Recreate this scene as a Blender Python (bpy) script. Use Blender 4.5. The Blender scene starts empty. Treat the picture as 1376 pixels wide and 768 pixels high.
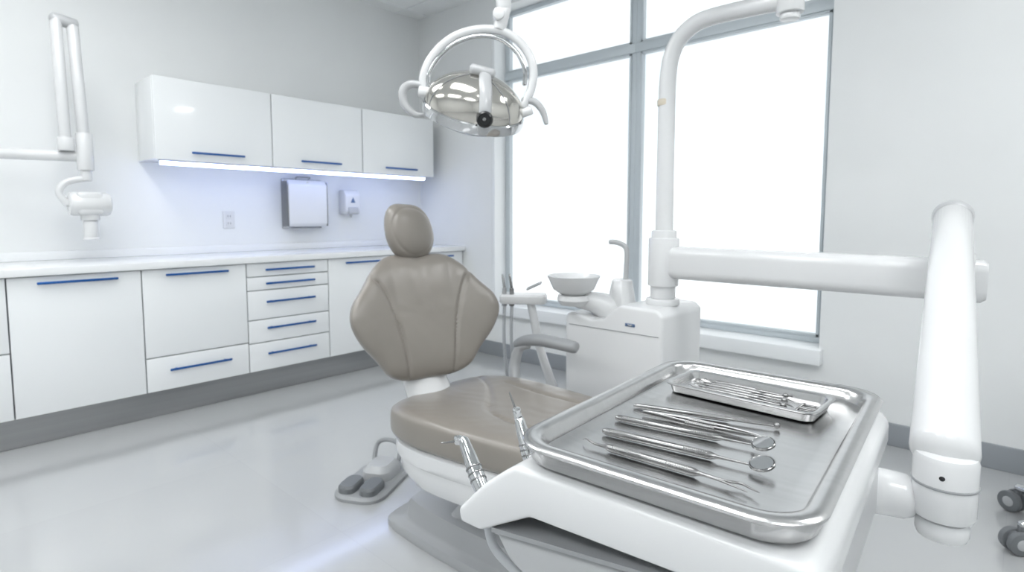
import bpy, bmesh, math, random
from mathutils import Vector, Matrix
from math import sin, cos, pi, radians, sqrt, atan2, tan
random.seed(4)
S = bpy.context.scene
COL = S.collection
WL = {}

# ------------------------------------------------------------ materials
def mat(name, col, rough=0.5, metal=0.0, coat=0.0, bump=0.0, bscale=200.0, vary=0.0, vscale=3.0,
        emit=None, estr=0.0, trans=0.0, aniso=0.0, stretch=None, sheen=0.0):
    m = bpy.data.materials.new(name); m.use_nodes = True
    nt = m.node_tree; b = nt.nodes['Principled BSDF']
    b.inputs['Base Color'].default_value = (*col, 1)
    b.inputs['Roughness'].default_value = rough
    b.inputs['Metallic'].default_value = metal
    b.inputs['Coat Weight'].default_value = coat
    b.inputs['Coat Roughness'].default_value = 0.05 if sheen == 0 else 0.25
    b.inputs['Transmission Weight'].default_value = trans
    b.inputs['Anisotropic'].default_value = aniso
    if emit:
        b.inputs['Emission Color'].default_value = (*emit, 1)
        b.inputs['Emission Strength'].default_value = estr
    tc = nt.nodes.new('ShaderNodeTexCoord'); mp = nt.nodes.new('ShaderNodeMapping')
    nt.links.new(tc.outputs['Object'], mp.inputs['Vector'])
    if stretch: mp.inputs['Scale'].default_value = stretch
    if vary > 0:
        n = nt.nodes.new('ShaderNodeTexNoise'); n.inputs['Scale'].default_value = vscale
        n.inputs['Detail'].default_value = 4
        nt.links.new(mp.outputs['Vector'], n.inputs['Vector'])
        r = nt.nodes.new('ShaderNodeValToRGB')
        r.color_ramp.elements[0].position = 0.3; r.color_ramp.elements[1].position = 0.7
        r.color_ramp.elements[0].color = (*[c*(1-vary) for c in col], 1)
        r.color_ramp.elements[1].color = (*[min(1, c*(1+vary)) for c in col], 1)
        nt.links.new(n.outputs['Fac'], r.inputs['Fac'])
        nt.links.new(r.outputs['Color'], b.inputs['Base Color'])
    if bump > 0:
        n2 = nt.nodes.new('ShaderNodeTexNoise'); n2.inputs['Scale'].default_value = bscale
        n2.inputs['Detail'].default_value = 3
        nt.links.new(mp.outputs['Vector'], n2.inputs['Vector'])
        bp = nt.nodes.new('ShaderNodeBump'); bp.inputs['Strength'].default_value = bump
        bp.inputs['Distance'].default_value = 0.002
        nt.links.new(n2.outputs['Fac'], bp.inputs['Height'])
        nt.links.new(bp.outputs['Normal'], b.inputs['Normal'])
    return m

M = {}
M['wall'] = mat('wall_paint', (0.81, 0.825, 0.825), 0.6, bump=0.05, bscale=120, vary=0.01)
M['ceil'] = mat('ceiling_tile', (0.84, 0.855, 0.855), 0.8, bump=0.1, bscale=150)
M['cab'] = mat('gloss_lacquer', (0.86, 0.88, 0.89), 0.18, coat=0.5, vary=0.006, vscale=1.5)
M['carc'] = mat('cabinet_carcass', (0.36, 0.39, 0.42), 0.5, vary=0.01)
M['top'] = mat('quartz_worktop', (0.85, 0.865, 0.875), 0.22, coat=0.3, vary=0.008, vscale=90)
M['blue'] = mat('blue_anodised', (0.015, 0.10, 0.34), 0.28, metal=0.5, vary=0.03)
M['kick'] = mat('brushed_kickplate', (0.34, 0.345, 0.35), 0.3, metal=0.85, bump=0.15, bscale=60, stretch=(1, 0.05, 10), vary=0.05)
M['base'] = mat('vinyl_baseboard', (0.28, 0.30, 0.32), 0.45, vary=0.03)
M['frame'] = mat('window_aluminium', (0.56, 0.61, 0.64), 0.35, metal=0.1, vary=0.02)
M['sill'] = mat('sill_paint', (0.84, 0.86, 0.87), 0.3, vary=0.01)
M['plas'] = mat('white_abs', (0.72, 0.728, 0.735), 0.24, coat=0.4, vary=0.01)
M['plas2'] = mat('grey_abs', (0.46, 0.47, 0.48), 0.32, coat=0.3, vary=0.01)
M['soft'] = mat('soft_grey', (0.32, 0.33, 0.34), 0.45, vary=0.02)
M['floorbase'] = mat('cast_grey', (0.36, 0.37, 0.38), 0.35, coat=0.2, vary=0.02)
M['leather'] = mat('taupe_upholstery', (0.240, 0.219, 0.195), 0.34, coat=0.4, bump=0.22, bscale=380, vary=0.05, vscale=5, sheen=1)
M['steel'] = mat('brushed_steel', (0.53, 0.53, 0.53), 0.24, metal=1, aniso=0.4, bump=0.05, bscale=150, stretch=(0.05, 3, 1), vary=0.04, vscale=40)
M['chrome'] = mat('polished_chrome', (0.60, 0.61, 0.62), 0.08, metal=1, vary=0.02)
M['inst'] = mat('instrument_steel', (0.27, 0.27, 0.27), 0.2, metal=1, vary=0.03, vscale=60)
M['dark'] = mat('black_rubber', (0.012, 0.013, 0.014), 0.25, vary=0.1)
M['rub'] = mat('grey_rubber', (0.16, 0.17, 0.18), 0.42, vary=0.05)
M['refl'] = mat('lamp_reflector', (0.60, 0.58, 0.54), 0.12, metal=1, vary=0.05, vscale=9)
M['glass'] = mat('clear_glass', (0.95, 0.97, 1), 0.03, trans=1.0)
M['mirror'] = mat('mirror_glass', (0.6, 0.61, 0.62), 0.03, metal=1, vary=0.01)
M['led'] = mat('led_diffuser', (1, 1, 1), 0.5, emit=(0.46, 0.56, 1.0), estr=9)
M['hose'] = mat('silicone_hose', (0.46, 0.48, 0.50), 0.4, vary=0.02)
M['badge'] = mat('blue_badge', (0.08, 0.14, 0.26), 0.3, vary=0.05)
M['amber'] = mat('amber_lens', (0.62, 0.56, 0.46), 0.2, vary=0.05)
M['panel'] = mat('fill_panel', (1, 1, 1), 0.5, emit=(0.98, 0.995, 1.0), estr=11.8)  # glow of the added overhead fill panels

def pane_mat():
    m = bpy.data.materials.new('glowing_frosted_pane'); m.use_nodes = True
    nt = m.node_tree; b = nt.nodes['Principled BSDF']
    b.inputs['Base Color'].default_value = (0.2, 0.21, 0.22, 1)
    b.inputs['Roughness'].default_value = 0.5
    tc = nt.nodes.new('ShaderNodeTexCoord')
    n = nt.nodes.new('ShaderNodeTexNoise'); n.inputs['Scale'].default_value = 0.6; n.inputs['Detail'].default_value = 1
    r = nt.nodes.new('ShaderNodeValToRGB')
    r.color_ramp.elements[0].position = .35; r.color_ramp.elements[1].position = .62
    r.color_ramp.elements[0].color = (0.74, 0.80, 0.83, 1); r.color_ramp.elements[1].color = (0.95, 0.98, 0.99, 1)
    nt.links.new(tc.outputs['Object'], n.inputs['Vector'])
    nt.links.new(n.outputs['Fac'], r.inputs['Fac'])
    nt.links.new(r.outputs['Color'], b.inputs['Emission Color'])
    b.inputs['Emission Strength'].default_value = 1.12  # daylight put into the pane as its own glow, toned by noise
    return m
M['pane'] = pane_mat()

def floor_mat():
    m = bpy.data.materials.new('epoxy_floor'); m.use_nodes = True
    nt = m.node_tree; b = nt.nodes['Principled BSDF']
    tc = nt.nodes.new('ShaderNodeTexCoord')
    br = nt.nodes.new('ShaderNodeTexBrick'); br.offset = 0
    br.inputs['Scale'].default_value = 1.0
    br.inputs['Brick Width'].default_value = 0.9; br.inputs['Row Height'].default_value = 0.9
    br.inputs['Mortar Size'].default_value = 0.0012
    br.inputs['Color1'].default_value = (0.48, 0.49, 0.495, 1)
    br.inputs['Color2'].default_value = (0.49, 0.50, 0.505, 1)
    br.inputs['Mortar'].default_value = (0.455, 0.465, 0.47, 1)
    n = nt.nodes.new('ShaderNodeTexNoise'); n.inputs['Scale'].default_value = 2.5; n.inputs['Detail'].default_value = 6
    mx = nt.nodes.new('ShaderNodeMixRGB'); mx.blend_type = 'MULTIPLY'; mx.inputs['Fac'].default_value = 0.08
    nt.links.new(tc.outputs['Object'], br.inputs['Vector'])
    nt.links.new(tc.outputs['Object'], n.inputs['Vector'])
    nt.links.new(br.outputs['Color'], mx.inputs[1]); nt.links.new(n.outputs['Fac'], mx.inputs[2])
    nt.links.new(mx.outputs['Color'], b.inputs['Base Color'])
    b.inputs['Roughness'].default_value = 0.16
    b.inputs['IOR'].default_value = 1.55
    b.inputs['Specular IOR Level'].default_value = 0.6
    b.inputs['Coat Weight'].default_value = 0.8; b.inputs['Coat Roughness'].default_value = 0.10
    b.inputs['Coat IOR'].default_value = 1.55
    return m
M['floor'] = floor_mat()

# ------------------------------------------------------------ geometry helpers
def from_bm(bm):
    bm.verts.index_update()
    V = [v.co.copy() for v in bm.verts]; F = [[v.index for v in f.verts] for f in bm.faces]
    bm.free(); return V, F
def join(*gs):
    V = []; F = []
    for g in gs:
        o = len(V); V += [v.copy() for v in g[0]]; F += [[i+o for i in f] for f in g[1]]
    return V, F
def xf(g, m): return [m @ v for v in g[0]], g[1]
def box(x0, x1, y0, y1, z0, z1, b=0.0, seg=3):
    bm = bmesh.new(); bmesh.ops.create_cube(bm, size=1)
    for v in bm.verts:
        v.co = Vector(((x0+x1)/2+v.co.x*(x1-x0), (y0+y1)/2+v.co.y*(y1-y0), (z0+z1)/2+v.co.z*(z1-z0)))
    if b > 0: bmesh.ops.bevel(bm, geom=bm.edges[:], offset=b, segments=seg, profile=0.5, affect='EDGES', clamp_overlap=True)
    return from_bm(bm)
def prism(poly, a0, a1, axis='z', b=0.0, seg=3):
    def mk(p, h):
        if axis == 'z': return Vector((p[0], p[1], h))
        if axis == 'y': return Vector((p[0], h, p[1]))
        return Vector((h, p[0], p[1]))
    bm = bmesh.new()
    A = [bm.verts.new(mk(p, a0)) for p in poly]; B = [bm.verts.new(mk(p, a1)) for p in poly]
    bm.faces.new(A[::-1]); bm.faces.new(B); n = len(poly)
    for i in range(n): bm.faces.new([A[i], A[(i+1) % n], B[(i+1) % n], B[i]])
    bmesh.ops.recalc_face_normals(bm, faces=bm.faces[:])
    if b > 0: bmesh.ops.bevel(bm, geom=bm.edges[:], offset=b, segments=seg, profile=0.5, affect='EDGES', clamp_overlap=True)
    return from_bm(bm)
def loft(rings, cap0=True, cap1=True, closed=False):
    V = []; F = []; n = len(rings[0])
    for r in rings: V += [Vector(p) for p in r]
    k = len(rings)
    for j in range(k if closed else k-1):
        a = j*n; c = ((j+1) % k)*n
        for i in range(n): F.append([a+i, a+(i+1) % n, c+(i+1) % n, c+i])
    if not closed:
        if cap0: F.append(list(range(n))[::-1])
        if cap1: F.append([(k-1)*n+i for i in range(n)])
    return V, F
def rr(hw, hh, r, n=6):
    r = min(r, hw*0.999, hh*0.999); P = []
    for cx, cy, a0 in ((hw-r, hh-r, 0), (-hw+r, hh-r, 90), (-hw+r, -hh+r, 180), (hw-r, -hh+r, 270)):
        for i in range(n+1):
            a = radians(a0+90*i/n); P.append((cx+r*cos(a), cy+r*sin(a)))
    return P
def rrloft(lst, n=6, cap0=True, cap1=True):
    return loft([[(x, y, z) for x, y in rr(hw, hh, r, n)] for hw, hh, r, z in lst], cap0, cap1)
def lathe(prof, seg=32):
    V = []; F = []; idx = []
    for r, z in prof:
        if r < 1e-6: idx.append([len(V)]); V.append(Vector((0, 0, z)))
        else:
            idx.append(list(range(len(V), len(V)+seg)))
            V += [Vector((r*cos(2*pi*i/seg), r*sin(2*pi*i/seg), z)) for i in range(seg)]
    for a, c in zip(idx, idx[1:]):
        for i in range(seg):
            j = (i+1) % seg
            if len(a) == 1 and len(c) == 1: continue
            if len(a) == 1: F.append([a[0], c[j], c[i]])
            elif len(c) == 1: F.append([a[i], a[j], c[0]])
            else: F.append([a[i], a[j], c[j], c[i]])
    return V, F
def cr(P, n=8, closed=False):
    P = [Vector(p) for p in P]; out = []; m = len(P)
    for i in range(m if closed else m-1):
        if closed: a, b, c, d = P[(i-1) % m], P[i], P[(i+1) % m], P[(i+2) % m]
        else: a, b, c, d = P[max(i-1, 0)], P[i], P[i+1], P[min(i+2, m-1)]
        for k in range(n):
            t = k/n
            out.append(0.5*((2*b)+(-a+c)*t+(2*a-5*b+4*c-d)*t*t+(-a+3*b-3*c+d)*t**3))
    if not closed: out.append(P[-1])
    return out
def tube(P, R, seg=14, sm=8, flat=1.0, round_end=True, up=None):
    n0 = len(P)
    if not isinstance(R, (list, tuple)): R = [R]*n0
    if sm:
        Q = cr(P, sm); RR = []
        for i in range(n0-1):
            for k in range(sm):
                RR.append(R[i]+(R[i+1]-R[i])*k/sm)
        RR.append(R[-1])
    else: Q = [Vector(p) for p in P]; RR = list(R)
    rings = []; t0 = (Q[1]-Q[0]).normalized()
    if up is None: up = Vector((0, 0, 1)) if abs(t0.z) < 0.9 else Vector((1, 0, 0))
    nrm = (Vector(up)-t0*Vector(up).dot(t0)).normalized()
    for i, q in enumerate(Q):
        t = (Q[min(i+1, len(Q)-1)]-Q[max(i-1, 0)]).normalized()
        nrm = (nrm-t*nrm.dot(t)).normalized(); bi = t.cross(nrm)
        def ring(c, r): return [c+nrm*(r*cos(2*pi*k/seg))+bi*(r*flat*sin(2*pi*k/seg)) for k in range(seg)]
        if i == 0 and round_end:
            for a in (80, 55, 28): rings.append(ring(q-t*RR[i]*0.6*sin(radians(a)), RR[i]*cos(radians(a))))
        rings.append(ring(q, RR[i]))
        if i == len(Q)-1 and round_end:
            for a in (28, 55, 80): rings.append(ring(q+t*RR[i]*0.6*sin(radians(a)), RR[i]*cos(radians(a))))
    return loft(rings)
def frame(p, z, x=None):
    z = Vector(z).normalized()
    x = Vector(x) if x is not None else (Vector((1, 0, 0)) if abs(z.x) < 0.9 else Vector((0, 1, 0)))
    x = (x-z*x.dot(z)).normalized(); y = z.cross(x)
    m = Matrix((x, y, z)).transposed().to_4x4(); m.translation = Vector(p); return m
def cyl(p, q, r, r2=None, seg=28, b=0.004):
    p = Vector(p); q = Vector(q); h = (q-p).length; r2 = r if r2 is None else r2
    b = min(b, h*0.3, r*0.5)
    return xf(lathe([(0, 0), (r-b, 0), (r-b*.3, b*.3), (r, b), (r2, h-b), (r2-b*.3, h-b*.3), (r2-b, h), (0, h)], seg), frame(p, q-p))
def puff(outline, mapf, top, bot, p=3.5, K=44, N=8, groove=None, centre=(0, 0)):
    O = cr([(a, b, 0) for a, b in outline], N, True); c = Vector((centre[0], centre[1], 0))
    V = []; F = []; n = len(O)
    for side, T in ((1, top), (-1, bot)):
        base = len(V)
        for k in range(1, K+1):
            s = sin(pi/2*k/K)
            h = T*max(0, 1-s**p)**(1/p)
            for o in O:
                q = c+(o-c)*s; g = groove(q.x, q.y) if (groove and side > 0) else 0
                V.append(mapf(q.x, q.y, side*h-g))
        V.append(mapf(c.x, c.y, side*T)); ci = len(V)-1
        for i in range(n):
            j = (i+1) % n
            F.append([base+i, base+j, ci] if side > 0 else [base+j, base+i, ci])
            for k in range(K-1):
                a = base+k*n; d = base+(k+1)*n
                f = [a+i, d+i, d+j, a+j]
                F.append(f if side > 0 else f[::-1])
    return V, F

def mk(name, g, m, loc_parent=None, sharp=38, weld=True):
    me = bpy.data.meshes.new(name)
    V, F = g
    lo = Vector((min(v.x for v in V), min(v.y for v in V), min(v.z for v in V)))
    hi = Vector((max(v.x for v in V), max(v.y for v in V), max(v.z for v in V)))
    c = (lo+hi)/2
    me.from_pydata([v-c for v in V], [], F)
    bm = bmesh.new(); bm.from_mesh(me)
    if weld: bmesh.ops.remove_doubles(bm, verts=bm.verts[:], dist=1e-5)
    bmesh.ops.recalc_face_normals(bm, faces=bm.faces[:]); bm.to_mesh(me); bm.free()
    for p in me.polygons: p.use_smooth = True
    me.set_sharp_from_angle(angle=radians(sharp))
    me.materials.append(M[m])
    ob = bpy.data.objects.new(name, me); COL.objects.link(ob)
    WL[ob] = c
    if loc_parent is not None:
        ob.parent = loc_parent; ob.location = c-WL[loc_parent]
    else: ob.location = c
    return ob
def part(name, g, m, parent, label=None, sharp=38):
    o = mk(name, g, m, parent, sharp)
    if label: o['label'] = label
    return o
def thing(name, loc, label, category, group=None):
    e = bpy.data.objects.new(name, None); e.empty_display_size = 0.1; COL.objects.link(e)
    e.location = loc; WL[e] = Vector(loc); e['label'] = label; e['category'] = category
    if group: e['group'] = group
    return e
def solo(name, g, m, label, category, group=None, sharp=38):
    o = mk(name, g, m, None, sharp); o['label'] = label; o['category'] = category
    if group: o['group'] = group
    return o
def struct(name, g, m, sharp=38):
    o = mk(name, g, m, None, sharp); o['kind'] = 'structure'; return o
def copy_tree(root, loc=None, rotz=0.0, label=None):
    def rec(o, par):
        n = o.copy(); COL.objects.link(n)
        n.parent = par
        for ch in o.children: rec(ch, n)
        return n
    r = rec(root, None)
    if loc is not None: r.location = loc
    r.rotation_euler = (0, 0, rotz)
    if label: r['label'] = label
    return r

# ------------------------------------------------------------ camera
CAM = Vector((4.2, 0.0, 1.15)); ang = radians(42.3); pitch = radians(4.57)
cd = bpy.data.cameras.new('camera'); cam = bpy.data.objects.new('camera', cd); COL.objects.link(cam)
cd.sensor_width = 36; cd.lens = 760/1376*36; cd.shift_y = -32/1376; cd.clip_start = 0.02
cam.location = CAM; cam.rotation_euler = (pi/2-pitch, 0, ang)
cd.dof.use_dof = True; cd.dof.focus_distance = 0.75; cd.dof.aperture_fstop = 8
S.camera = cam
dv = Vector((-sin(ang), cos(ang), 0)); rv = Vector((cos(ang), sin(ang), 0)); uz = Vector((0, 0, 1))

# ------------------------------------------------------------ room
YW = 3.35; ZC = 2.93; XR = 6.6; YB = -3.2
struct('floor', box(-0.1, XR+.1, YB-.1, YW+.25, -0.1, 0), 'floor')
struct('ceiling', box(-0.1, XR+.1, YB-.1, YW+.25, ZC, ZC+0.1), 'ceil')
struct('wall_left', box(-0.1, 0, YB, YW, 0, ZC), 'wall')
struct('wall_right', box(XR, XR+.1, YB, YW, 0, ZC), 'wall')
struct('wall_front', box(-.1, XR+.1, YB-.1, YB, 0, ZC), 'wall')
WX0, WX1, WZ0, WZ1 = 0.93, 3.40, 0.43, 2.80
struct('wall_back', join(box(-.1, WX0, YW, YW+.25, 0, ZC), box(WX1, XR+.1, YW, YW+.25, 0, ZC),
       box(WX0, WX1, YW, YW+.25, 0, WZ0), box(WX0, WX1, YW, YW+.25, WZ1, ZC)), 'wall')
struct('baseboard_back', box(0.62, XR, YW-.014, YW, 0, .115, .004), 'base')
struct('baseboard_right', box(XR-.014, XR, YB, YW-.014, 0, .115, .004), 'base')
g = []
for i in range(0, 11): g.append(box(i*.6+.15-.008, i*.6+.15+.008, YB, YW, ZC-.006, ZC))
for i in range(0, 11): g.append(box(0, XR, YW-.25-i*.6-.008, YW-.25-i*.6+.008, ZC-.006, ZC))
struct('trim_1', join(*g), 'sill')
struct('trim_2', box(WX0, WX1+.02, YW-.06, YW+.17, WZ0-.075, WZ0+.012, .006), 'sill')
XM = 2.175
def window(name, x0, x1):
    y0, y1 = YW+.13, YW+.21; t = .035
    z0, z1 = WZ0+.012, WZ1; zt = 2.29
    f = join(box(x0, x0+t, y0, y1, z0, z1, .003), box(x1-t, x1, y0, y1, z0, z1, .003),
             box(x0, x1, y0, y1, z0, z0+t, .003), box(x0, x1, y0, y1, z1-t, z1, .003),
             box(x0, x1, y0-.01, y1, zt-.03, zt+.03, .003))
    o = struct(name, f, 'frame')
    part('glazing_bead', join(*[box(a, b, y0-.005, y0+.035, c, d, .002) for a, b, c, d in
         ((x0+t, x0+t+.016, z0+t, z1-t), (x1-t-.016, x1-t, z0+t, z1-t), (x0+t, x1-t, z0+t, z0+t+.016), (x0+t, x1-t, zt-.046, zt-.03), (x0+t, x1-t, zt+.03, zt+.046))]), 'frame', o)
    part('glass_pane', join(box(x0+t, x1-t, y0+.04, y0+.05, z0+t, zt-.035), box(x0+t, x1-t, y0+.04, y0+.05, zt+.035, z1-t)), 'pane', o)
window('window_1', WX0+.03, XM); window('window_2', XM, WX1)
struct('trim_3', box(WX0, WX0+.03, YW+.0, YW+.21, WZ0+.012, WZ1, .003), 'sill')

lp = thing('fill_panel', (1.5, 0.3, ZC), 'rectangular white ceiling panel added out of view for fill light', 'fill light', 'added fill panels')  # unseen panels, added to fill the room and reflect in the metal
part('diffuser', box(1.5-.56, 1.5+.56, .3-.27, .3+.27, ZC-.012, ZC-.007), 'panel', lp)
part('bezel', join(box(.91, 2.09, .0, .03, ZC-.02, ZC-.001), box(.91, 2.09, .57, .6, ZC-.02, ZC-.001),
                   box(.91, .94, 0, .6, ZC-.02, ZC-.001), box(2.06, 2.09, 0, .6, ZC-.02, ZC-.001)), 'sill', lp)
for px, py in ((3.3, .3), (5.1, .3), (1.5, -1.5), (3.3, -1.5), (5.1, -1.5), (5.1, 2.1)):
    copy_tree(lp, (px, py, ZC))

# ------------------------------------------------------------ cabinets
XF = 0.58
def hbar(x, y0, y1, z, parent):
    g = join(box(x+.018, x+.028, y0, y1, z-.0065, z+.0065, .003), box(x-.001, x+.02, y0+.03, y0+.042, z-.005, z+.005, .001),
             box(x-.001, x+.02, y1-.042, y1-.03, z-.005, z+.005, .001))
    part('handle', g, 'blue', parent, 'slim blue metal bar handle')
def base_cab(y0, y1, fronts, label):
    c = thing('base_cabinet', (XF/2, (y0+y1)/2, 0), label, 'cabinet', 'base cabinets under the worktop')
    part('cabinet_body', box(.01, XF-.02, y0+.001, y1-.001, .155, .858, .002), 'carc', c, 'light grey carcass')
    for kind, z0, z1 in fronts:
        f = part(kind, box(XF-.019, XF, y0+.003, y1-.003, z0+.003, z1-.003, .0025), 'cab', c, 'gloss white '+kind+' front')
        hh = (y1-y0)*.30
        hz = z1-.035 if (z1-z0) > .3 else (z0+z1)/2+.02
        if z1-z0 < .13: hz = (z0+z1)/2
        hbar(XF, (y0+y1)/2-hh, (y0+y1)/2+hh, hz, f)
D1 = [('door', .155, .857)]
base_cab(-.73, -.18, D1, 'gloss white base cabinet with one full-height door')
base_cab(-.18, .36, [('drawer', .155, .486), ('drawer', .486, .857)], 'gloss white base cabinet with two deep drawers')
base_cab(.36, .925, D1, 'gloss white base cabinet with one full-height door')
base_cab(.925, 1.495, [('drawer', .155, .352), ('door', .352, .857)], 'gloss white base cabinet with door over a drawer')
base_cab(1.495, 2.058, [('drawer', .155, .34), ('drawer', .34, .49), ('drawer', .49, .68), ('drawer', .68, .768), ('drawer', .768, .857)],
         'gloss white drawer base cabinet with five drawers')
base_cab(2.058, 2.70, D1, 'gloss white base cabinet with one full-height door')
base_cab(2.70, YW-.005, D1, 'gloss white base cabinet with one full-height door')
solo('kickplate', box(XF-.06, XF-.045, -.73, YW-.016, .001, .154, .002), 'kick', 'brushed metal kickplate below the base cabinets', 'kickplate')
solo('worktop', join(box(.001, XF+.03, -.75, YW-.002, .859, .90, .004), box(.001, .013, -.75, YW-.002, .9, .95, .003)), 'top',
     'long white quartz worktop over the base cabinets', 'countertop')

UY = [1.09, 1.80, 2.515, 3.23]
UX = .34
uc = thing('wall_cabinet', (.175, (UY[0]+UY[1])/2, 1.5), 'gloss white wall cabinet with blue bar handle', 'cabinet', 'wall cabinets above the worktop')
part('cabinet_body', box(.0005, UX-.021, UY[0]+.0005, UY[1]-.0005, 1.5, 1.985, .002), 'cab', uc)
d = part('door', box(UX-.019, UX, UY[0]+.002, UY[1]-.002, 1.495, 1.985, .0025), 'cab', uc)
yc = (UY[0]+UY[1])/2; hbar(UX, yc-.16, yc+.16, 1.545, d)
for i in (1, 2): copy_tree(uc, (.175, (UY[i]+UY[i+1])/2, 1.5))
ls = thing('led_strip', (.28, 2.1, 1.49), 'slim cool-white LED strip under the wall cabinets', 'light')
part('housing', box(.28, .325, 1.12, 3.15, 1.4865, 1.4998, .002), 'plas2', ls)
part('diffuser', prism([(.285, 1.486), (.322, 1.486), (.322, 1.475), (.312, 1.466), (.29, 1.466)], 1.125, 3.145, 'y', .001), 'led', ls)

# ------------------------------------------------------------ wall items
pd = thing('paper_towel_dispenser', (0, 2.17, 1.06), 'white paper towel dispenser with metal trim on the wall', 'towel dispenser')
part('back_plate', box(.0, .03, 2.01, 2.33, 1.06, 1.44, .008), 'steel', pd, 'brushed metal backplate')
part('cover', prism([(.03, 1.075), (.105, 1.075), (.125, 1.10), (.125, 1.39), (.10, 1.43), (.03, 1.43)], 2.015, 2.325, 'y', .008), 'plas', pd, 'white plastic cover')
for y in (2.01, 2.33): part('side_trim', box(.02, .118, y-.004, y+.004, 1.08, 1.42, .002), 'inst', pd, 'metal side trim')
part('paper_slot', box(.045, .10, 2.06, 2.28, 1.066, 1.078, .002), 'rub', pd, 'dark slot under the cover')
part('lock', xf(lathe([(0, 0), (.012, 0), (.012, .004), (0, .004)], 20), frame((.11, 2.17, 1.405), (1, 0, 0))), 'chrome', pd)
part('wall_hook', tube([(.03, 2.12, 1.44), (.05, 2.12, 1.455), (.05, 2.22, 1.455), (.03, 2.22, 1.44)], .004, 8), 'chrome', pd)
sd = thing('soap_dispenser', (0, 2.57, 1.14), 'white soap dispenser with blue emblem on the wall', 'soap dispenser')
part('housing', prism([(.0, 1.17), (.08, 1.17), (.10, 1.20), (.10, 1.33), (.07, 1.37), (.0, 1.37)], 2.50, 2.64, 'y', .012), 'plas', sd)
part('push_lever', prism([(.085, 1.175), (.118, 1.18), (.112, 1.225), (.095, 1.235)], 2.525, 2.615, 'y', .005), 'plas2', sd)
part('emblem', xf(prism([(-.022, -.02), (.022, -.02), (0, .026)], 0, .002, 'z'), frame((.1005, 2.57, 1.285), (1, 0, 0), (0, 1, 0))), 'badge', sd, 'dark blue triangular emblem')
part('nozzle', cyl((.06, 2.57, 1.17), (.06, 2.57, 1.145), .012, .008), 'plas2', sd)
so = thing('wall_outlet', (0, 1.63, 1.08), 'white double power outlet on the wall', 'power outlet')
part('cover_plate', box(.0005, .008, 1.585, 1.665, 1.07, 1.19, .003), 'plas', so)
for z in (1.155, 1.105):
    sk = part('socket', box(.008, .011, 1.605, 1.645, z-.02, z+.02, .002), 'plas', so)
    for y in (1.617, 1.633): part('socket_slot', box(.0105, .0118, y-.002, y+.002, z-.007, z+.007), 'rub', sk)

# x-ray arm
xr = thing('xray_unit', (0, .05, 1.47), 'white wall-mounted folding dental x-ray arm', 'dental x-ray machine')
part('wall_mount', box(.0005, .09, -.06, .12, 1.30, 1.66, .015), 'plas', xr)
part('horizontal_arm', tube([(.06, .03, 1.475), (.22, .22, 1.475), (.38, .70, 1.475)], .028, 18, 8), 'plas', xr)
xx = .40
part('folded_arm', tube([(xx, .655, 1.55), (xx, .645, 2.17)], .033, 18, 0, flat=.8), 'plas', xr)
part('folded_arm', tube([(xx, .715, 2.15), (xx, .735, 1.57)], .034, 18, 0, flat=.8), 'plas', xr)
part('elbow', tube([(xx, .635, 2.18), (xx, .725, 2.165)], .030, 20, 0), 'plas2', xr)
part('knuckle', join(cyl((xx, .737, 1.40), (xx, .737, 1.60), .038), cyl((xx, .657, 1.50), (xx, .657, 1.57), .037), cyl((xx, .737, 1.345), (xx, .737, 1.41), .026)), 'plas', xr)
part('head_fork', tube([(xx, .737, 1.36), (xx, .65, 1.335), (xx, .615, 1.28), (xx, .65, 1.215)], .017, 14, 8), 'plas', xr)
part('tube_head', join(cyl((xx-.0, .65, 1.22), (xx, .84, 1.22), .064, b=.02), box(xx-.056, xx+.056, .68, .80, 1.16, 1.285, .02)), 'plas', xr)
part('cone', join(cyl((xx, .745, 1.17), (xx, .745, 1.13), .043), cyl((xx, .745, 1.13), (xx, .745, 1.03), .034), cyl((xx, .745, 1.04), (xx, .745, 1.025), .039)), 'plas', xr)

# ------------------------------------------------------------ dental chair
CH = Vector((2.63, 1.29, 0)); cyaw = radians(6)
ch = thing('dental_chair', CH, 'taupe leather dental chair with reclined backrest and headrest', 'dental chair')
ca = Vector((cos(cyaw), sin(cyaw), 0)); cl = Vector((-sin(cyaw), cos(cyaw), 0))
def cp(x, y, z): return CH+ca*x+cl*y+uz*z
CM = Matrix((ca, cl, uz)).transposed().to_4x4(); CM.translation = CH
half = [(-.03, 0), (-.02, .13), (.04, .23), (.16, .275), (.32, .28), (.5, .265), (.75, .235), (1.0, .20), (1.09, .13), (1.11, 0)]
so_ = half+[(x, -y) for x, y in half[-2:0:-1]]
def dseg(px, py, pts):
    best = 9
    for (ax, ay), (bx, by) in zip(pts, pts[1:]):
        dx, dy = bx-ax, by-ay; L = dx*dx+dy*dy
        t = max(0, min(1, ((px-ax)*dx+(py-ay)*dy)/L)); best = min(best, (px-ax-t*dx)**2+(py-ay-t*dy)**2)
    return sqrt(best)
seamS = [(p.x, p.y) for p in cr([(.06, .20), (.16, .13), (.26, .02), (.34, -.08), (.50, -.13), (.75, -.13), (1.0, -.10), (1.04, 0), (1.0, .10), (.75, .13), (.45, .15), (.2, .19)], 5)]
def gS(x, y): return .007*math.exp(-(dseg(x, y, seamS)/.008)**2)
def wr(x, y):
    return .0005*sin(30*x+9*sin(14*y))*sin(19*y+5*sin(17*x))
def mS(x, y, h):
    z = .480+h
    if h > 0: z += wr(x, y)+.026*(abs(y)/.28)**2*min(1, max(0, h)/.03)*max(0, 1-x/1.0) - .008*math.exp(-((x-.3)/.2)**2)*(1-(abs(y)/.28)**2)
    z += .02*max(0, (x-.75)/.35)
    return cp(x, y, z)
part('seat_cushion', puff(so_, mS, .064, .054, 4.2, 56, 12, gS, (.5, 0)), 'leather', ch)
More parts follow.
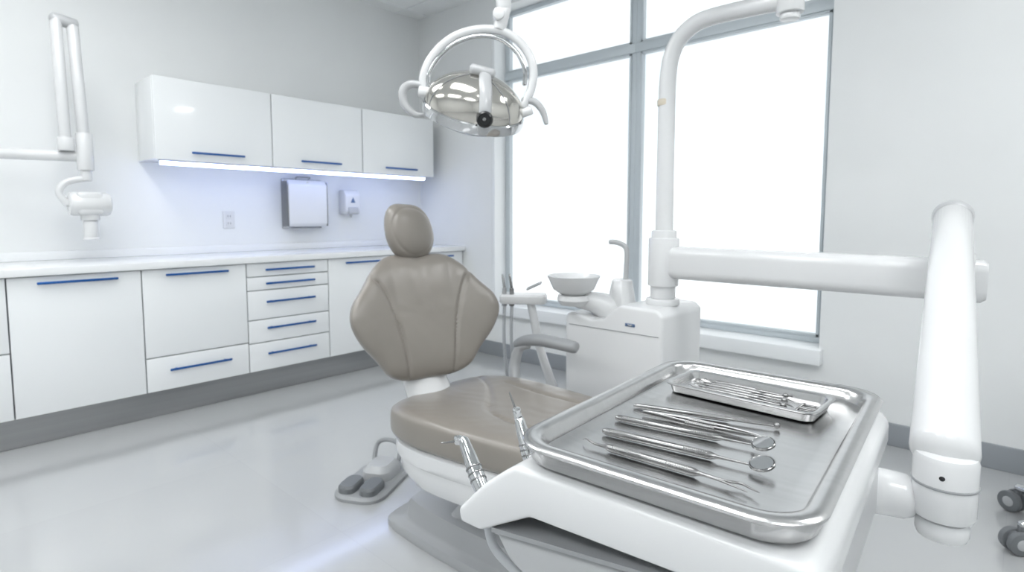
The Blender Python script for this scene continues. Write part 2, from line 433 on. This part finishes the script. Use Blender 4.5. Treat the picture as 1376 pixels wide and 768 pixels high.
def sc(k, dx=0): return [(.5+(x-.5)*k+dx, y*k) for x, y in so_]
def ringz(k, z, dx=0): return [cp(p.x, p.y, z) for p in cr([(a, b, 0) for a, b in sc(k, dx)], 5, True)]
part('seat_shell', loft([ringz(.93, .440), ringz(.965, .432), ringz(.965, .40), ringz(.955, .385), ringz(.935, .380), ringz(.93, .34), ringz(.88, .305, -.0), ringz(.74, .285, -.03), ringz(.45, .265, -.10), ringz(.40, .26, -.12)]), 'plas', ch, 'white moulded underside shell')
lm_ = Matrix.Translation(CH) @ Matrix.Rotation(cyaw, 4, 'Z')
part('lift_arm', xf(prism([(.08, .06), (.42, .06), (.60, .14), (.52, .29), (.16, .29), (.20, .2)], -.06, .13, 'y', .02), lm_), 'plas2', ch, 'pale grey lift column')
bp = [(-.20, -.04), (-.14, -.10), (.15, -.14), (.55, -.15), (.72, -.10), (.72, .14), (.6, .22), (.15, .24), (-.14, .20), (-.20, .12)]
def bring(k, z): return [CM @ Vector(((p.x-.25)*k+.27, (p.y-.05)*k+.06, z)) for p in cr([(a, b, 0) for a, b in bp], 5, True)]
part('floor_base', loft([bring(1, .001), bring(1, .022), bring(.97, .032), bring(.86, .040), bring(.82, .05), bring(.80, .10), bring(.77, .115), bring(.5, .13)]), 'floorbase', ch, 'grey moulded floor base')

byaw = radians(-13); lean = radians(16)
bn0 = Vector((cos(byaw), sin(byaw), 0)); bs = Vector((-sin(byaw), cos(byaw), 0))
bt = (uz*cos(lean)-bn0*sin(lean)); bn = (bn0*cos(lean)+uz*sin(lean))
BC = Vector((2.590, 1.285, .80))
def bk(s, t, h): return BC+bs*s+bt*t+bn*h
hb = [(0, .212), (.06, .220), (.12, .212), (.175, .170), (.225, .105), (.275, .040), (.285, -.02), (.255, -.085), (.200, -.15), (.155, -.205), (.09, -.228), (0, -.230)]
bo = hb+[(-s, t) for s, t in hb[-2:0:-1]]
sb = [(p.x, p.y) for p in cr([(.21, .15), (.170, .115), (.135, .04), (.105, -.08), (.085, -.24)], 6)]
def gB(s, t): return .008*math.exp(-(dseg(abs(s), t, sb)/.0065)**2)
def mB(s, t, h):
    e = max(0, abs(s)-.11)/.17
    return bk(s, t, h+.060*e**1.3-.008*math.exp(-(s/.09)**2)*(1 if h > 0 else 0)+(wr(s, t) if h > 0 else 0))
part('backrest', puff(bo, mB, .054, .04, 3.0, 50, 12, gB, (0, 0)), 'leather', ch)
part('backrest_shell', puff([(s*.93, t*.93) for s, t in bo], lambda s, t, h: mB(s, t, h-.032), .01, .035, 5, 16, 6), 'plas', ch, 'white rear shell')
hr = [(0, .104), (.05, .099), (.085, .066), (.100, .01), (.094, -.045), (.062, -.088), (0, -.098)]
ho = hr+[(-s, t) for s, t in hr[-2:0:-1]]
HC = bk(-.020, .302, .01)
hl = radians(6); ht = (bt*cos(hl)+bn*sin(hl)); hn = (bn*cos(hl)-bt*sin(hl))
hs = (bs*cos(radians(12))+hn*sin(radians(-12))).normalized(); hn2 = hs.cross(ht)
part('headrest', puff(ho, lambda s, t, h: HC+hs*(s-.10*t)+ht*t+hn2*(h+.010*(abs(s)/.098)**2), .058, .045, 2.1, 30, 8,
     lambda s, t: .003*math.exp(-((sqrt((s/.098)**2+(t/.096)**2)-.90)*.09/.004)**2)), 'leather', ch)
part('headrest_post', join(tube([bk(-.01, .14, -.02), bk(-.01, .25, -.025), bk(-.01, .30, -.025)], .014, 14, 6), cyl(bk(-.03, .205, -.01), bk(.015, .205, -.01), .022)), 'rub', ch, 'dark grey headrest post')
part('backrest_bracket', tube([bk(0, -.08, -.06), bk(0, -.20, -.06), cp(.0, 0, .50), cp(.06, 0, .42), cp(.14, 0, .36)], [.05, .06, .062, .06, .05], 18, 8, flat=1.45), 'plas', ch, 'white bracket joining backrest and seat')
def arm(sgn):
    A = [cp(.16, sgn*.30, .47), cp(.13, sgn*.335, .56), cp(.15, sgn*.34, .635), cp(.19, sgn*.34, .655)]
    part('armrest_bracket', tube(A, [.022, .022, .02, .018], 14, 8), 'plas2', ch, 'pale grey curved armrest bracket')
    part('armrest', tube([cp(.14, sgn*.34, .650), cp(.18, sgn*.34, .668), cp(.26, sgn*.34, .680), cp(.40, sgn*.34, .672)], [.018, .022, .024, .022], 16, 8, flat=1.25), 'soft', ch, 'grey armrest pad')
arm(1)

# foot control
fx = Vector((2.165, 1.345, 0))
fc = thing('foot_control', fx, 'grey dental foot pedal control on the floor', 'foot pedal')
fm = Matrix.Translation(fx) @ Matrix.Rotation(radians(-62), 4, 'Z') @ Matrix.Diagonal((1.12, 1.12, 1.12, 1))
part('base_plate', xf(rrloft([(.16, .10, .07, .001), (.16, .10, .07, .012), (.15, .09, .06, .02)], 8), fm), 'soft', fc, 'dark grey base plate')
part('housing', xf(rrloft([(.075, .06, .04, .02), (.072, .057, .04, .05), (.05, .04, .03, .07)], 8), fm @ Matrix.Translation((-.05, .01, 0))), 'plas2', fc)
for y in (-.045, .04):
    part('pedal', xf(rrloft([(.055, .034, .03, .02), (.055, .034, .03, .038), (.048, .028, .026, .047)], 8), fm @ Matrix.Translation((.085, y, 0))), 'rub', fc, 'dark grey rubber pedal')
part('carry_handle', xf(tube([(-.10, -.05, .02), (-.13, -.05, .10), (-.13, 0, .125), (-.13, .05, .10), (-.10, .05, .02)], .009, 10, 8), fm), 'soft', fc)

# ------------------------------------------------------------ dental unit tower
PX, PY = 3.195, 1.95
cu = thing('dental_unit', (3.1, 1.95, 0), 'white dental unit tower with spittoon bowl and post', 'dental unit')
bodyp = [(2.85, .02), (3.27, .02), (3.275, .80), (3.25, .822), (3.10, .825), (3.06, .80), (3.03, .765), (2.97, .755), (2.92, .77), (2.87, .775), (2.85, .76)]
part('tower_body', prism(bodyp, 1.80, 2.12, 'y', .016, 4), 'plas', cu)
part('panel_line', box(2.87, 3.26, 1.7985, 1.802, .725, .728), 'soft', cu)
part('plinth', box(2.87, 3.26, 1.82, 2.10, .0, .03, .004), 'rub', cu)
part('emblem', box(3.125, 3.165, 1.7975, 1.801, .750, .762, .002), 'badge', cu, 'small blue-grey nameplate')
part('emblem_insert', box(3.135, 3.155, 1.7968, 1.799, .7535, .7585, .0005), 'chrome', cu, 'tiny silver mark on the nameplate')
part('spittoon_neck', join(tube([(3.0, 1.93, .74), (2.98, 1.90, .79), (2.94, 1.86, .815), (2.90, 1.82, .825)], [.07, .055, .04, .035], 20, 8),
     xf(lathe([(0, 0), (.05, 0), (.065, .02), (.06, .04), (0, .04)], 28), Matrix.Translation((2.89, 1.80, .805)))), 'plas', cu)
part('spittoon_bowl', xf(lathe([(0, .0), (.045, .002), (.08, .025), (.098, .065), (.105, .078), (.100, .080), (.088, .06), (.06, .022), (.02, .01), (0, .01)], 40), Matrix.Translation((2.89, 1.80, .842))), 'plas', cu, 'round white spittoon bowl')
part('faucet_base', xf(rrloft([(.055, .045, .035, .74), (.05, .042, .03, .82), (.038, .033, .027, .90), (.030, .027, .024, .907)], 8), Matrix.Translation((3.03, 1.93, 0))), 'plas', cu)
part('faucet', tube([(3.045, 1.93, .90), (3.05, 1.93, 1.0), (3.04, 1.93, 1.035), (3.01, 1.92, 1.05), (2.985, 1.91, 1.052)], .010, 12, 8), 'plas2', cu, 'pale grey curved cup filler spout')
part('post_collar', join(cyl((PX, PY, .82), (PX, PY, .845), .062), cyl((PX, PY, .845), (PX, PY, 1.10), .046)), 'plas', cu)
PB = [(PX, PY, 1.08), (PX, PY, 1.45), (PX+.003, PY, 1.66), (PX+.022, PY+.003, 1.755), (PX+.07, PY+.01, 1.815), (PX+.15, PY+.02, 1.843), (PX+.36, PY+.05, 1.850)]
part('light_post', tube(PB, [.033, .031, .030, .029, .029, .029, .029], 20, 8), 'plas', cu)
part('warning_mark', cyl((PX-.004, PY-.004, 1.555), (PX-.004, PY-.004, 1.58), .029), 'amber', cu, 'small amber mark on the post')
JX = Vector((PX+.40, PY+.05, 1.85))
part('light_joint', join(cyl(JX-uz*.045, JX+uz*.08, .042), cyl(JX-uz*.065, JX-uz*.045, .03)), 'plas', cu)
LT = Vector((2.975, 1.25, 2.06))
J2 = JX+uz*.08
part('light_arm', tube([J2, J2+(LT-J2)*.5+uz*.03, LT], [.034, .034, .03], 18, 6), 'plas', cu)
AZ = .982
AE = Vector((4.125, 2.035, AZ-.01))
A0 = Vector((PX, PY, AZ))
def seg_box(p, q, hw, hh, r):
    d_ = (q-p); L = d_.length
    g = rrloft([(hw*.85, hh*.85, r*.8, 0), (hw, hh, r, .012), (hw, hh, r, L-.012), (hw*.85, hh*.85, r*.8, L)], 8)
    return xf(g, frame(p, d_, (0, 0, 1)))
part('horizontal_arm', seg_box(A0+Vector((.03, 0, 0)), AE, .060, .045, .034), 'plas', cu)
part('arm_collar', cyl((PX, PY, AZ-.09), (PX, PY, AZ+.09), .056), 'plas', cu)
part('elbow_knuckle', join(cyl((4.05, 2.0, .925), (4.05, 2.0, 1.05), .050)), 'plas', cu)
T1 = Vector((4.052, 1.90, 1.145)); T2 = Vector((4.125, 1.05, .80))
tdir = (T2-T1).normalized()
part('spring_arm', join(tube([T1, T2], [.042, .044], 32, 0), cyl((4.05, 1.985, 1.0), (4.05, 1.985, 1.13), .04), cyl((4.05, 1.99, 1.115), (4.055, 1.88, 1.13), .036)), 'plas', cu)
part('spring_arm_cap', cyl(T1-tdir*.028, T1+tdir*.006, .046, b=.012), 'plas2', cu)
part('wrist_joint', join(cyl((4.128, 1.045, .70), (4.128, 1.045, .80), .041, b=.01), cyl((4.128, 1.045, .668), (4.128, 1.045, .70), .034, b=.01)), 'plas', cu)
part('joint_ring', cyl((4.128, 1.045, .752), (4.128, 1.045, .756), .0425), 'soft', cu)
part('joint_screw', cyl((4.128, 1.003, .772), (4.128, 1.012, .772), .004), 'dark', cu)

# assistant arm
aa = thing('assistant_arm', (2.84, 1.82, .3), 'white assistant instrument holder with hoses on curved arm', 'dental instrument holder')
part('arm', tube([(2.843, 1.84, .33), (2.81, 1.80, .42), (2.76, 1.76, .60), (2.73, 1.745, .75), (2.72, 1.74, .80)], [.022, .02, .018, .017, .017], 14, 8), 'plas', aa)
am = Matrix.Translation((2.69, 1.73, .82)) @ Matrix.Rotation(radians(35), 4, 'Z')
part('holder', xf(rrloft([(.09, .045, .02, -.02), (.095, .05, .022, -.012), (.095, .05, .022, .01), (.088, .043, .018, .018)], 6), am), 'plas', aa)
part('touch_pad', xf(box(-.005, .06, -.03, .03, 0, .008, .003), am @ Matrix.Translation((.02, 0, .035)) @ Matrix.Rotation(radians(-25), 4, 'Y')), 'soft', aa)
for i, dx in enumerate((-.075, -.045)):
    b_ = am @ Vector((dx, -.03, 0))
    part('suction_handpiece', join(cyl(b_-uz*.03, b_+uz*.045, .011, .009), cyl(b_+uz*.045, b_+Vector((-.012, 0, .10)), .006, .004)), 'inst' if i else 'soft', aa)
    part('hose', tube([b_-uz*.03, b_+Vector((0, 0, -.2)), b_+Vector((.02, .02, -.42)), b_+Vector((.08, .05, -.50)), (2.835, 1.86, .2)], .007, 10, 8), 'hose', aa)

# ------------------------------------------------------------ dental lamp
LC = Vector((2.94, 1.22, 1.50)); px = 1.74/760
lm = thing('dental_lamp', LC, 'chrome reflector dental lamp on white yoke with handles', 'dental lamp')
def lp_(u, v, c=0.0): return LC+rv*((u-637)*px)+uz*((139-v)*px)+dv*c
part('drop_tube', join(tube([LT-uz*.035, LT-uz*.12, lp_(672, -10)], .022, 18, 6), cyl(lp_(672, -20), lp_(675, 22), .024, .022)), 'plas', lm)
part('swivel', join(cyl(lp_(676, 18, -.0), lp_(668, 48, 0), .020), cyl(lp_(668, 30, -.03), lp_(668, 30, .03), .018)), 'plas', lm)
part('yoke', tube([lp_(572, 132), lp_(568, 110), lp_(580, 82), lp_(606, 58), lp_(640, 47), lp_(675, 50), lp_(700, 68), lp_(713, 94), lp_(711, 122), lp_(700, 146)], [.011]+[.013]*8+[.012], 16, 8), 'plas', lm, 'white circular yoke')
part('yoke_trim', tube([lp_(576, 120, -.006), lp_(576, 104, -.006), lp_(588, 84, -.006), lp_(611, 65, -.006), lp_(640, 56, -.006), lp_(668, 59, -.006), lp_(690, 75, -.006), lp_(702, 98, -.006), lp_(702, 118, -.006)], .007, 10, 8), 'chrome', lm)
tilt = radians(13)
lx = (rv*cos(tilt)-uz*sin(tilt)); lz0 = (rv*sin(tilt)+uz*cos(tilt))
bk2 = radians(-32); lz = lz0*cos(bk2)+dv*sin(bk2); ly = lz.cross(lx)
LM = Matrix((lx, ly, lz)).transposed().to_4x4(); LM.translation = lp_(634, 153)
def ell(prof, ax, ay):
    g_ = lathe(prof, 48); return [Vector((v.x*ax, v.y*ay, v.z)) for v in g_[0]], g_[1]
dome = [(0, .118)]+[(sin(a), .012+.106*cos(a)) for a in [radians(x) for x in range(8, 91, 6)]]+[(1.0, 0)]
inner = [(.975, 0)]+[(.975*sin(a), .008+.100*cos(a)) for a in [radians(x) for x in range(86, 0, -8)]]+[(0, .108)]
part('reflector', xf(ell(dome+inner, .150, .115), LM), 'refl', lm, 'mirror-finish silver reflector dome')
for az in (215, 322):
    part('reflector_seam', xf(tube([Vector((.1505*sin(radians(t))*cos(radians(az)), .1155*sin(radians(t))*sin(radians(az)), .0125+.1065*cos(radians(t)))) for t in range(10, 91, 10)], .0012, 6, 2), LM), 'soft', lm)
part('bezel', xf(ell([(1.0, .014), (1.03, .010), (1.035, -.006), (1.02, -.018), (.96, -.018), (.96, 0), (1.0, .014)], .151, .116), LM), 'chrome', lm)
part('lens_cover', xf(ell([(0, -.056), (.3, -.054), (.6, -.046), (.85, -.030), (.97, -.014), (.96, -.010), (.84, -.026), (.6, -.042), (.3, -.050), (0, -.052)], .151, .116), LM), 'glass', lm, 'clear curved lens')
part('bulb_holder', xf(join(cyl((0, 0, .10), (0, 0, .02), .022), cyl((0, 0, .02), (0, 0, -.01), .012)), LM), 'plas2', lm)
part('centre_bracket', xf(tube([(.015, .02, .126), (.022, -.03, .122), (.036, -.080, .096), (.046, -.116, .058), (.050, -.128, .02), (.050, -.130, .0)], [.016, .018, .018, .018, .018, .016], 16, 8, flat=.5, up=(1, 0, 0)), LM), 'plas2', lm, 'pale grey bracket across the reflector')
part('top_knob', xf(tube([(-.022, .0, .128), (.038, -.005, .128)], .015, 16, 0), LM), 'plas2', lm)
s0 = LM @ Vector((.050, -.133, .042)); sn = (-dv*.95-uz*.15).normalized()
part('sensor_knob', join(xf(lathe([(0, -.02), (.022, -.02), (.024, .0), (.022, .012), (.017, .016), (.016, .010), (0, .010)], 28), frame(s0, sn))), 'dark', lm, 'black round sensor')
part('sensor_lens', xf(lathe([(0, .009), (.007, .009), (.005, .013), (0, .014)], 24), frame(s0, sn)), 'inst', lm)
part('side_pivot', cyl(lp_(562, 126), lp_(588, 130), .018), 'plas', lm)
part('side_pivot', cyl(lp_(690, 158), lp_(712, 150), .014), 'plas', lm)
part('handle', tube([lp_(572, 120), lp_(552, 117), lp_(541, 126), lp_(543, 143), lp_(556, 156), lp_(568, 157)], [.010, .012, .013, .012, .010, .006], 14, 8), 'plas2', lm, 'grey curved handle')
part('handle', tube([lp_(700, 138), lp_(715, 140), lp_(726, 152), lp_(731, 168)], [.010, .011, .010, .007], 14, 8), 'plas2', lm, 'grey curved handle')

# ------------------------------------------------------------ delivery unit
trz = radians(3.5); TC = Vector((3.915, .712, 0))
TM = Matrix.Translation(TC) @ Matrix.Rotation(trz, 4, 'Z')
du = thing('delivery_unit', TC+uz*.7, 'white dental delivery unit body carrying the instrument tray', 'dental delivery unit')
cov = [(-.150, .866), (.155, .866), (.166, .852), (.166, .818), (-.13, .810), (-.205, .768), (-.238, .768), (-.242, .785), (-.20, .828), (-.17, .852)]
part('top_cover', xf(prism(cov, -.238, .25, 'y', .007, 4), TM), 'plas', du)
part('cover_seam', xf(prism([(-.19, .776), (.162, .820), (.162, .816), (-.19, .770)], -.232, .244, 'y'), TM), 'soft', du)
low = [(-.20, .770), (.158, .815), (.158, .715), (.0, .700), (-.10, .705), (-.17, .735)]
part('lower_body', xf(prism(low, -.226, .235, 'y', .014, 4), TM), 'plas2', du, 'pale grey lower housing')
part('tray_bracket', tube([(4.08, 1.045, .715), (4.03, 1.02, .72), (3.985, .93, .74), (3.975, .88, .75)], [.034, .036, .036, .034], 18, 6), 'plas', du)
for y in (-.17, -.06, .05):
    part('holder_cradle', xf(join(box(-.266, -.233, y-.016, y+.016, .735, .758, .005)), TM), 'plas2', du)
    part('hose', xf(tube([(-.250, y, .735), (-.235, y, .70), (-.18, y*.95, .672), (-.10, y*.9, .665), (-.03, y*.8, .675), (.01, y*.8, .705)], .0065, 10, 8), TM), 'hose', du)
part('adjust_knob', xf(lathe([(0, -.03), (.016, -.03), (.02, -.02), (.02, -.005), (.012, 0), (.012, .03), (0, .03)], 20), TM @ Matrix.Translation((-.10, -.19, .69))), 'soft', du)
def handpiece(base, tip, nose, label):
    base = Vector(base); tip = Vector(tip); nose = Vector(nose)
    h = thing('dental_handpiece', base, label, 'dental handpiece', 'handpieces in the delivery unit holders')
    part('handpiece_body', tube([base, base+(tip-base)*.35, base+(tip-base)*.7, tip], [.0095, .0115, .0100, .0075], 16, 5), 'chrome', h)
    part('grip_ring', join(*[cyl(base+(tip-base)*k, base+(tip-base)*(k+.03), .0120) for k in (.3, .4, .5)]), 'inst', h)
    hd = (nose-tip)
    part('head', join(tube([tip, tip+hd*.35], [.0072, .0052], 12, 3), cyl(tip+hd*.25-uz*.002, tip+hd*.25+uz*.008, .0065)), 'chrome', h)
    part('bur', tube([tip+hd*.3, nose], [.0022, .0010], 8, 3), 'inst', h)
    return h
handpiece(TM @ Vector((-.254, -.17, .765)), (3.606, .548, .824), (3.582, .526, .820), 'silver handpiece with side-facing bur')
handpiece(TM @ Vector((-.254, -.06, .765)), (3.628, .645, .835), (3.612, .640, .876), 'silver handpiece with slender pointed tip')

# tray
tr = thing('instrument_tray', TC+uz*.866, 'rectangular stainless steel instrument tray on the delivery unit', 'tray')
hw, hh = .155, .234
prof = [(-.030, .030, .868), (-.008, .040, .869), (-.002, .046, .874), (.003, .05, .889), (.006, .052, .891), (.007, .053, .8945), (.004, .05, .897), (-.003, .045, .8975),
        (-.010, .040, .8965), (-.014, .036, .893), (-.018, .034, .880), (-.024, .030, .877), (-.04, .026, .876), (-.06, .02, .8755)]
part('tray_pan', xf(rrloft([(hw+o, hh+o, r, z) for o, r, z in prof], 10), TM), 'steel', tr)

SM_ = TM @ Matrix.Translation((-.006, .142, 0)) @ Matrix.Rotation(radians(-5), 4, 'Z')
st = thing('small_instrument_tray', SM_ @ Vector((0, 0, .876)), 'small rectangular steel tray holding dental instruments', 'tray')
prof2 = [(-.012, .006, .8765), (-.003, .01, .878), (0, .013, .888), (.004, .014, .890), (.005, .014, .892), (.001, .013, .893), (-.003, .012, .891), (-.006, .01, .8815), (-.010, .008, .880), (-.03, .005, .8798)]
part('tray_pan', xf(rrloft([(.106+o, .048+o, r+.004, z) for o, r, z in prof2], 6), SM_), 'steel', st)

# instruments
Z0 = .8765
def knurl(p, q, r, n=16):
    p = Vector(p); q = Vector(q)
    P = []; R = []
    for i in range(n*2+1):
        P.append(p+(q-p)*i/(n*2)); R.append(r*(1.0 if i % 2 == 0 else .84))
    return tube(P, R, 12, 0)
def probe(name, label, a, b, r=.0036, tipa=None, tipb=None, group='instruments laid on the steel tray', z=Z0, mir=0):
    a = Vector((a[0], a[1], z+r)); b = Vector((b[0], b[1], z+r))
    d_ = (b-a).normalized(); n_ = Vector((-d_.y, d_.x, 0)); L = (b-a).length
    o = thing(name, (a+b)/2, label, 'dental instrument', group)
    h0 = a+d_*(0.0 if tipa is None else L*.17); h1 = b-d_*L*(.30 if tipb != 'mirror' else .26)
    part('handle', join(tube([h0, h0+d_*.004, h1-d_*.006, h1], [r*.7, r, r, r*.6], 14, 0), knurl(h0+d_*.010, h0+d_*(.045), r*1.08, 14), knurl(h1-d_*.035, h1-d_*.010, r*1.08, 10)), 'inst', o)
    if tipa == 'hook':
        part('tip', tube([h0, h0-d_*L*.08, h0-d_*L*.14+n_*.002+uz*.002, h0-d_*L*.17+n_*.004-uz*.001], [r*.5, r*.35, r*.22, r*.1], 10, 6), 'inst', o)
    if tipb == 'mirror':
        s1 = b-d_*.010
        part('shank', tube([h1, h1+(s1-h1)*.5, s1], [r*.5, r*.32, r*.3], 10, 6), 'inst', o)
        mc = b+uz*.004; mn = (uz*.9+n_*-.25+d_*-.15).normalized()
        part('mirror_head', xf(lathe([(0, -.0022), (.0122, -.0022), (.0136, -.001), (.0136, .0012), (.0128, .0018), (.0120, .0010), (0, .0010)], 36), frame(mc, mn)), 'inst', o)
        part('mirror_glass', xf(lathe([(0, .0012), (.0116, .0012), (.0116, .0016), (0, .0017)], 36), frame(mc, mn)), 'mirror', o)
    elif tipb == 'explorer':
        part('shank', tube([h1, h1+d_*L*.12, h1+d_*L*.2+n_*.004, h1+d_*L*.26+n_*-.001, h1+d_*L*.30-n_*.006+uz*.001], [r*.5, r*.35, r*.3, r*.22, r*.1], 10, 6), 'inst', o)
        part('shank', tube([h1, h1+d_*L*.10-n_*.002, h1+d_*L*.2-n_*.007, h1+d_*L*.25-n_*.010], [r*.4, r*.3, r*.2, r*.1], 10, 6), 'inst', o)
    elif tipb == 'ball':
        part('shank', tube([h1, h1+d_*L*.15, b-d_*.004], [r*.6, r*.5, r*.35], 10, 6), 'inst', o)
        part('ball_end', xf(lathe([(0, -.004)]+[(.004*cos(radians(t)), .004*sin(radians(t))) for t in range(-75, 76, 15)]+[(0, .004)], 18), Matrix.Translation(b+uz*.001)), 'inst', o)
    return o
def tweezer(a, b):
    a = Vector((a[0], a[1], Z0+.004)); b = Vector((b[0], b[1], Z0+.004)); d_ = (b-a).normalized(); n_ = Vector((-d_.y, d_.x, 0)); L = (b-a).length
    o = thing('dental_tweezers', (a+b)/2, 'stainless steel dental tweezers with ribbed grips', 'tweezers', 'instruments laid on the steel tray')
    for s in (1, -1):
        part('tweezer_arm', join(tube([a, a+d_*L*.1+n_*s*.001, a+d_*L*.4+n_*s*.006, a+d_*L*.7+n_*s*.005, b-d_*L*.1+n_*s*.002, b-n_*.004], [.0028, .0034, .0036, .003, .0018, .0009], 12, 6, flat=.45),
                  knurl(a+d_*L*.38+n_*s*.0065, a+d_*L*.6+n_*s*.0065, .0036, 14)), 'inst', o)
tweezer((3.820, .688), (3.980, .708))
probe('dental_burnisher', 'slim steel burnisher with a ball end', (3.796, .706), (3.974, .758), .0036, None, 'ball')
probe('mouth_mirror', 'steel mouth mirror with ribbed handle', (3.804, .644), (3.984, .676), .0044, None, 'mirror')
probe('mouth_mirror', 'steel mouth mirror with ribbed handle', (3.818, .592), (4.002, .618), .0046, None, 'mirror')
probe('dental_explorer', 'double-ended steel explorer with hooked tips', (3.814, .549), (4.020, .562), .0046, 'hook', 'explorer')
for i in range(6):
    yy = -.031+i*.0120
    a_ = SM_ @ Vector((-.090+.004*(i % 3), yy, 0)); b_ = SM_ @ Vector((.046+.006*((i*2) % 5), yy+.002*(i % 2), 0))
    probe('dental_probe', 'small steel double-ended probe in the small tray', a_, b_, .0038, 'hook', ('explorer', 'ball')[i % 2], 'probes in the small steel tray', z=.8802)
for i in range(2):
    c_ = SM_ @ Vector((.084, -.022+.026*i, .8835))
    solo('dental_dam_clamp', join(tube([c_+Vector((-.008, -.007, -.001)), c_+Vector((.008, -.009, -.001)), c_+Vector((.012, 0, 0)), c_+Vector((.008, .009, -.001)), c_+Vector((-.008, .007, -.001))], .0016, 10, 6),
         tube([c_+Vector((-.008, -.007, 0)), c_+Vector((-.004, 0, .004)), c_+Vector((-.008, .007, 0))], .0016, 10, 6)), 'inst', 'tiny steel rubber dam clamp in the small tray', 'dental clamp', 'clamps in the small steel tray')

# ------------------------------------------------------------ stool
SC = Vector((4.475, 2.735, 0))
sl = thing('rolling_stool', SC, 'dentist stool on five grey twin castors', 'stool')
part('column', join(cyl(SC+uz*.10, SC+uz*.30, .03), cyl(SC+uz*.30, SC+uz*.48, .018)), 'chrome', sl)
part('stool_seat', xf(lathe([(0, .0), (.15, 0), (.18, .02), (.185, .045), (.17, .07), (.1, .08), (0, .08)], 40), Matrix.Translation(SC+uz*.48)), 'leather', sl)
part('hub', xf(lathe([(0, .08), (.045, .08), (.05, .10), (.04, .13), (0, .13)], 28), Matrix.Translation(SC)), 'chrome', sl)
for k in range(5):
    a = radians(146+72*k); dd = Vector((cos(a), sin(a), 0)); e_ = SC+dd*.30; nn = Vector((-dd.y, dd.x, 0))
    part('leg', tube([SC+dd*.03+uz*.110, SC+dd*.18+uz*.110, e_+uz*.098], [.022, .018, .014], 14, 5), 'chrome', sl, 'polished metal stool leg')
    w = e_+dd*.012
    cs = part('castor', join(cyl(w+nn*.008+uz*.041, w+nn*.030+uz*.041, .040), cyl(w-nn*.030+uz*.041, w-nn*.008+uz*.041, .040), cyl(w-nn*.01+uz*.05, w+nn*.01+uz*.05, .024), cyl(e_+uz*.06, e_+uz*.10, .010)), 'rub', sl, 'grey twin castor')
    part('castor_hub', join(cyl(w-nn*.032+uz*.041, w+nn*.032+uz*.041, .020)), 'plas2', cs, 'pale castor hub')

# ------------------------------------------------------------ world
w = bpy.data.worlds.new('world'); S.world = w; w.use_nodes = True
w.node_tree.nodes['Background'].inputs['Color'].default_value = (0.9, 0.95, 1, 1)
w.node_tree.nodes['Background'].inputs['Strength'].default_value = 1.0
S.view_settings.view_transform = 'Standard'
